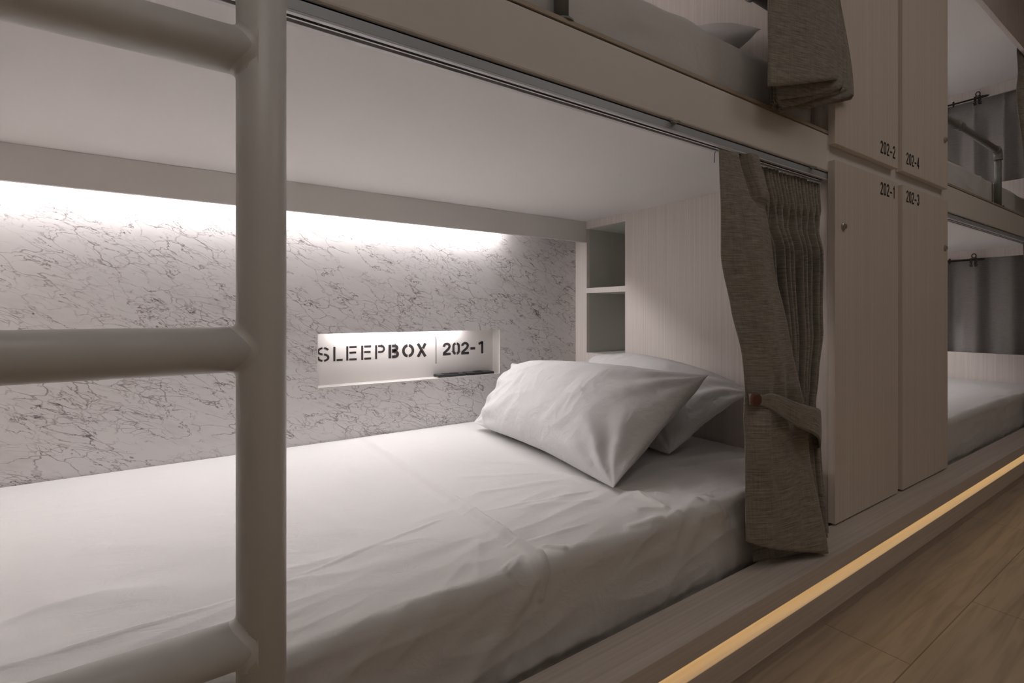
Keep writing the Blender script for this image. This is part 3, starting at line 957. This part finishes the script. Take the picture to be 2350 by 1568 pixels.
for i in range(rows + 1):
    t = i / rows
    xl, xe, xr = tabl(T_xl, t), tabl(T_xe, t), tabl(T_xr, t)
    yl, ye, yc = tabl(T_yl, t), tabl(T_ye, t), tabl(T_yc, t)
    tie = math.exp(-((t - .635) / .07) ** 2)
    row = []
    n = 40
    for j in range(n + 1):
        a = j / n
        x = lerp(xl, xe, a)
        yy = lerp(yl, ye, a) - .020 * math.sin(PI * a) * (1 - .5 * tie) * sst(0, .2, t)
        # heading: leading flap and the first pleat standing forward
        hd = sst(.125, .10, t)
        yy -= hd * .018 * sst(.66, .72, a) * sst(1.02, .97, a)
        yy += hd * .010 * math.exp(-((a - .64) / .04) ** 2)
        # soft flutes, gathering at the tie
        yy += .007 * math.sin(a * 7 + 1.2 + 2.5 * t) * sst(.12, .3, t)
        yy += .010 * tie * math.sin(a * 17 + .6)
        yy += .006 * math.exp(-((a - .28 - .2 * (t - .1)) / .07) ** 2) * sst(.1, .16, t) * sst(.5, .2, t)
        yy += .008 * math.exp(-((a - .33) / .06) ** 2) * sst(.62, .70, t) * sst(1.0, .72, t)
        ztop = 1.184
        zh = lerp(.264, .192, a ** .8)
        z = lerp(ztop, zh, t)
        row.append(Vector((x, yy, z)))
    # turn back behind the panel edge, then pleats
    xs = lerp(xe - .028, xl + .035, sst(.68, .95, t))
    row.append(Vector((xe + .002, ye + .008, row[-1].z)))
    row.append(Vector((xe - .006, ye + .018, row[-1].z)))
    ampl = tabl([(0, .010), (.118, .006), (.14, .012), (.22, .030), (.45, .034), (.60, .024), (.66, .020), (.8, .030), (1, .036)], t)
    pinch = math.exp(-((t - .118) / .020) ** 2)
    below = sst(.112, .15, t)
    m = 14
    for c_ in range(NP):
        for j in range(m + 1):
            fr = j / m
            k = 1 - .62 * pinch - .10 * (1 - below)
            # pleats are not evenly wide
            a = (c_ + .5 + (fr - .5) * k) / NP
            a = lerp(a, a ** .45, sst(.68, .95, t))
            x = lerp(xs, xr, a + .014 * math.sin(c_ * 2.3 + 1) * (.3 + .7 * below))
            tubes = abs(math.sin(2 * PI * fr)) ** .7          # two tubes of the goblet heading
            one = .5 - .5 * math.cos(2 * PI * fr)
            yb = max(yc, ye + .02) + .012 + .012 * (1 - a) * sst(.2, .5, t)
            amp_ = ampl * lerp(1, .22, sst(xe - .005, xe - .05, x) * sst(.68, .9, t))
            yy = yb - lerp(.016 * tubes * (1 - .5 * pinch), amp_ * (1.7 * one ** .8 - .8), below) + pinch * .010 * (1 - 2 * one)
            if below > 0:
                # folds lean over towards the right
                x += below * .010 * math.sin(2 * PI * fr + .4) * sst(.14, .3, t)
                yy += below * .004 * math.sin(c_ * 4.1)
            zt = 1.182 - .003 * math.sin(c_ * 2.3) ** 2 - .002 * tubes
            zh = .200 + .010 * math.sin(c_ * 1.7) ** 2 + .014 * sst(.75, 1, a)
            z = lerp(zt, zh, t)
            if z > 1.165: yy = max(yy, .678)
            if x < xe + .004:
                yy = max(yy, lerp(yl, ye, max(0, (x - xl) / (xe - xl))) + .007)
            lim = .703 if z < ZB + .03 else .735
            row.append(Vector((min(x, 1.575), min(yy, lim), z)))
    P.append(row)
grid_mesh('cloth', P, M['fabric'], lc, arclen_uv(P), thick=.0022)
# heading tape seam and tieback
cl = [(1.126, .654, .597, .022), (1.150, .642, .593, .028), (1.172, .630, .588, .042), (1.232, .604, .556, .058), (1.31, .598, .530, .070), (1.380, .622, .500, .088), (1.418, .645, .488, .096),
      (1.450, .680, .49, .096), (1.440, .716, .50, .09), (1.36, .738, .52, .075), (1.27, .736, .55, .06), (1.20, .706, .57, .05), (1.166, .690, .585, .042), (1.136, .672, .592, .032), (1.126, .654, .597, .022)]
P = []
def catm(p0, p1, p2, p3, t):
    return tuple(.5 * ((2 * b) + (-a + c) * t + (2 * a - 5 * b + 4 * c - d) * t * t + (-a + 3 * b - 3 * c + d) * t ** 3) for a, b, c, d in zip(p0, p1, p2, p3))
for k in range(len(cl) - 1):
    for q in range(6):
        p = catm(cl[max(k - 1, 0)], cl[k], cl[k + 1], cl[min(k + 2, len(cl) - 1)], q / 6)
        P.append([Vector((p[0], p[1] - .002 * math.sin(PI * j / 8), p[2] + p[3] * (j / 8 - .5))) for j in range(9)])
P.append([Vector(v) for v in P[0]])
su = 0; UV = []
for i, r in enumerate(P):
    if i: su += (r[4] - P[i - 1][4]).length
    UV.append([(su, .075 * j / 8) for j in range(9)])
tie = grid_mesh('tieback', P, M['fabric'], lc, UV, thick=.004)
bm = bmesh.new()
bc, bd = Vector((1.127, .652, .597)), Vector((-.35, -.93, .05)).normalized()
tube(bm, [bc + bd * q for q in (0, .003, .007, .0095, .0105)], [.010, .0155, .0150, .010, .002], 26)
btn = obj('button', bm, M['button'], tie, True)
btn['label'] = 'round brown leather button'
# return hook on the leading edge
obj('hook', tb([(1.047, .700, 1.176), (1.044, .700, 1.172), (1.043, .700, 1.150)], .0009, 8), M['steel'], lc)

# --- near upper curtain: folded in stacked layers, tied, hanging outside the beam
uc = thing('curtain', 'grey-brown linen curtain bundled in folds beside the upper near bunk, its hem above the beam', 'curtain', (1.4, .66, 1.34), 'grey-brown linen curtains')
NL = 8
XRB = (1.385, 1.460, 1.540, 1.630)
XIN = (0, .050, .060, .022, .030, .062, .050, .010)
ZDL = (0, -.012, -.026, -.006, -.012, -.020, -.012, -.012)
ZDR = (0, -.030, -.004, -.026, .002, -.022, .004, -.012)
rows = 70
P = []
for i in range(rows + 1):
    t = i / rows
    row = []
    fl = sst(.45, 1, t) ** 1.2
    for k in range(NL):
        f = k / (NL - 1)
        xl0 = lerp(1.143, 1.244, f) + XIN[k]
        p_ = k // 2
        xr0 = 1.372 + .040 * p_
        yl = lerp(.628, .684, f)
        yr = lerp(.580, .650, f)
        xr_ = lerp(xr0, XRB[p_], fl)
        # above the tie the cloth opens out up to the rail
        up = sst(.55, .0, t)
        xr_ = lerp(xr_, 1.52, up); xl_ = lerp(xl0, 1.20, up)
        yl = lerp(yl, .694 + .012 * f, up); yr = lerp(yr, .692 + .012 * f, up)
        zhl = lerp(1.327, 1.330, f) + ZDL[k]
        zhr = lerp(1.388, 1.432, f) + ZDR[k]
        n = 30
        for j in range(n + 1):
            e = j / n
            a = 1 - e if k % 2 else e
            x = lerp(xl_, xr_, a)
            yy = lerp(yl, yr, a) + .004 * math.sin(a * 9 + k * 1.7) * (k > 0) - .010 * math.sin(PI * a) * (k == 0)
            # rounded turns
            if k < NL - 1 and e > .9: yy += (e - .9) / .1 * .003
            if k > 0 and e < .1: yy -= (.1 - e) / .1 * .003
            if x > 1.555: yy = min(yy, .660)
            z = lerp(2.262, lerp(zhl, zhr, a ** 1.25), t)
            row.append(Vector((x, yy, z)))
    P.append(row)
grid_mesh('cloth', P, M['fabric'], uc, arclen_uv(P), thick=.0025)
P = []; UV = []
lp = [(1.135, .626), (1.26, .594), (1.38, .566), (1.48, .578), (1.545, .612), (1.55, .640), (1.49, .668), (1.38, .684), (1.25, .6865), (1.175, .684), (1.138, .655), (1.135, .626)]
for k in range(len(lp) - 1):
    for q in range(5):
        p = catm(lp[max(k - 1, 0)], lp[k], lp[k + 1], lp[min(k + 2, len(lp) - 1)], q / 5)
        dz = .02 * (p[0] - 1.18) / .4
        P.append([Vector((p[0], p[1], 1.70 - dz + .07 * j / 6)) for j in range(7)])
P.append([Vector(v) for v in P[0]])
UV = [[(i * .014, .07 * j / 6) for j in range(7)] for i in range(len(P))]
t2 = grid_mesh('tieback', P, M['fabric'], uc, UV, thick=.004)

# --- simple hanging front curtains at the far end of the far bunk (mostly out of frame)
def hang(label, xa, xb, y0, zt, zb, n, edge=0.0):
    c = thing('curtain', label, 'curtain', ((xa + xb) / 2, y0, zb), 'grey-brown linen curtains')
    P = []
    for i in range(61):
        t = i / 60
        row = []
        tie_ = math.exp(-((t - .55) / .22) ** 2)
        for j in range(n * 12 + 1):
            a = j / (n * 12)
            x0 = xa + edge * (1 - math.exp(-((t - .36) / .25) ** 2))
            x = lerp(x0 + .0 * tie_, xb, a)
            yy = y0 + sst(.3, 0, t) * (.703 - y0) + .022 * math.cos(2 * PI * a * n) * sst(-.06, .35, t)
            row.append(Vector((x, yy, lerp(zt, zb, t))))
        P.append(row)
    grid_mesh('cloth', P, M['fabric'], c, arclen_uv(P), thick=.002)
    return c
hang('dark linen curtain at the right picture edge on the far upper bunk', 3.63, 4.37, .660, 2.262, 1.40, 8, .16)
hang('linen curtain at the right picture edge on the far lower bunk', 3.86, 4.37, .660, 1.182, .21, 7, .04)

# --- grey window curtains behind the far end openings
def window_curtain(label, xq, ya, yb_, zt, zb, n, pinch, ph0):
    c = thing('window_curtain', label, 'curtain', (xq, (ya + yb_) / 2, zb), 'grey window curtains in the far bunk')
    P = []
    rows = 50
    for i in range(rows + 1):
        t = i / rows
        row = []
        m = n * 24
        for j in range(m + 1):
            a = j / m
            ph = a * n + ph0
            w = noise.noise((a * 9, 3, ph0))
            if pinch:
                fr = ph - math.floor(ph) - .5
                pin = math.exp(-(fr / .05) ** 2)
                soft = math.cos(2 * PI * ph)
                k = sst(.10, .35, t)
                dx = -.018 * pin * (1 - .6 * k) + .020 * soft * k + .003 * math.cos(60 * fr) * pin * (1 - k)
                # knot at the pinch
                dx += .010 * pin * math.exp(-((t - .13) / .03) ** 2)
            else:
                dx = .026 * math.cos(2 * PI * ph + 1.5 * w) + .010 * math.cos(4 * PI * ph + w)
            row.append(Vector((xq + dx, lerp(ya, yb_, a), lerp(zt, zb, t))))
        P.append(row)
    grid_mesh('cloth', P, M['fabric_grey'], c, arclen_uv(P), thick=.002)
window_curtain('grey pinch-pleated curtain behind the upper far end opening', XR + .075, .70, 1.74, 2.26, 1.60, 7, True, .15)
window_curtain('grey plain hanging curtain behind the lower far end opening', XR + .085, .70, 1.74, 1.19, .49, 6, False, .35)

# --- black iron rods with clip hangers on the far end panel
def rod(label, y0, y1, z, zbr):
    t = thing('curtain_rod', label, 'curtain rod', (XR - .03, (y0 + y1) / 2, z), 'black iron rods in the far bunk')
    xr_ = XR - .026
    obj('bar', tb([(xr_, y0 + .02, z), (xr_, y1, z)], .0055, 16), M['black'], t, True)
    obj('finial', tb([(xr_, y0 + .026, z), (xr_, y0 + .022, z), (xr_, y0 + .018, z), (xr_, y0 + .008, z), (xr_, y0 - .004, z), (xr_, y0 - .012, z)], [.0062, .0095, .0075, .0085, .006, .001], 16), M['black'], t, True)
    # double hanger bracket: ring above, two stepped feet below
    yb_ = y0 + .045
    bm = bmesh.new()
    ring = [(xr_, yb_ + .011 * math.cos(a), z + .026 + .014 * math.sin(a)) for a in [2 * PI * i / 16 for i in range(17)]]
    tube(bm, ring, .003, 8)
    for s in (-1, 1):
        yy = yb_ + s * .012
        tube(bm, [(xr_ - .004, yy, z + .012), (xr_ - .008, yy, z - .006), (xr_ - .008, yy + s * .006, z - .016), (xr_ - .008, yy, z - .020), (xr_ - .008, yy, z - .030), (xr_ - .008, yy + s * .010, z - .032)], .0036, 8)
        box(bm, xr_ - .010, xr_ - .002, yy - .006, yy + .006, z - .012, z + .010)
        box(bm, xr_ - .010, xr_ - .004, yy - .007, yy + .007, z - .046, z - .036)
        box(bm, xr_ - .010, xr_ - .004, yy - .001 - .004 * s, yy + .005 - .004 * s, z - .038, z - .012)
    box(bm, xr_ - .002, XR - .0005, yb_ - .004, yb_ + .004, z - .004, z + .004)
    obj('clip_hanger', bm, M['black'], t)
    bm = bmesh.new()
    for yy in (y0 + .17,):
        tube(bm, [(xr_, yy - .006, z), (xr_, yy - .004, z), (xr_, yy + .004, z), (xr_, yy + .006, z)], [.0058, .011, .011, .0058], 16)
        tube(bm, [(xr_, yy, z - .004), (xr_, yy, z - .020)], [.006, .002], 10)
        tube(bm, [(xr_, yy, z + .004), (xr_, yy, z + .014), (xr_, yy, z + .018)], [.003, .006, .003], 10)
    obj('collar', bm, M['black'], t)
    bm = bmesh.new()
    box(bm, xr_ - .004, XR - .0005, y1 - .03, y1 - .022, z - .006, z + .006)
    obj('bracket', bm, M['black'], t)
rod('black iron curtain rod with clip hanger across the upper far end opening', .965, 1.66, 2.222, 0)
rod('black iron curtain rod with clip hanger across the lower far end opening', .985, 1.66, 1.152, 0)

# ------------------------------------------------------------------ world, camera, view
w = bpy.data.worlds.new('World'); SC.world = w
w.use_nodes = True
w.node_tree.nodes['Background'].inputs[0].default_value = (.03, .028, .025, 1)
w.node_tree.nodes['Background'].inputs[1].default_value = 1

cam = bpy.data.cameras.new('Camera')
co = bpy.data.objects.new('Camera', cam)
COL.objects.link(co)
cam.sensor_width = 36
cam.sensor_fit = 'HORIZONTAL'
cam.lens = 1146 / 2350 * 36
cam.clip_start = .02
co.location = (0, 0, .80)
co.rotation_euler = (PI / 2, 0, -math.radians(34.07))
cam.shift_y = (718 - 784) / 2350
SC.camera = co

SC.cycles.use_adaptive_sampling = True
SC.cycles.adaptive_threshold = 0.1
SC.cycles.max_bounces = 6
SC.cycles.glossy_bounces = 2
SC.cycles.caustics_reflective = False
SC.cycles.caustics_refractive = False
SC.cycles.diffuse_bounces = 4
SC.view_settings.view_transform = 'Standard'
SC.view_settings.look = 'None'
SC.view_settings.gamma = 1
SC.view_settings.use_curve_mapping = False
SC.view_settings.exposure = 0.08
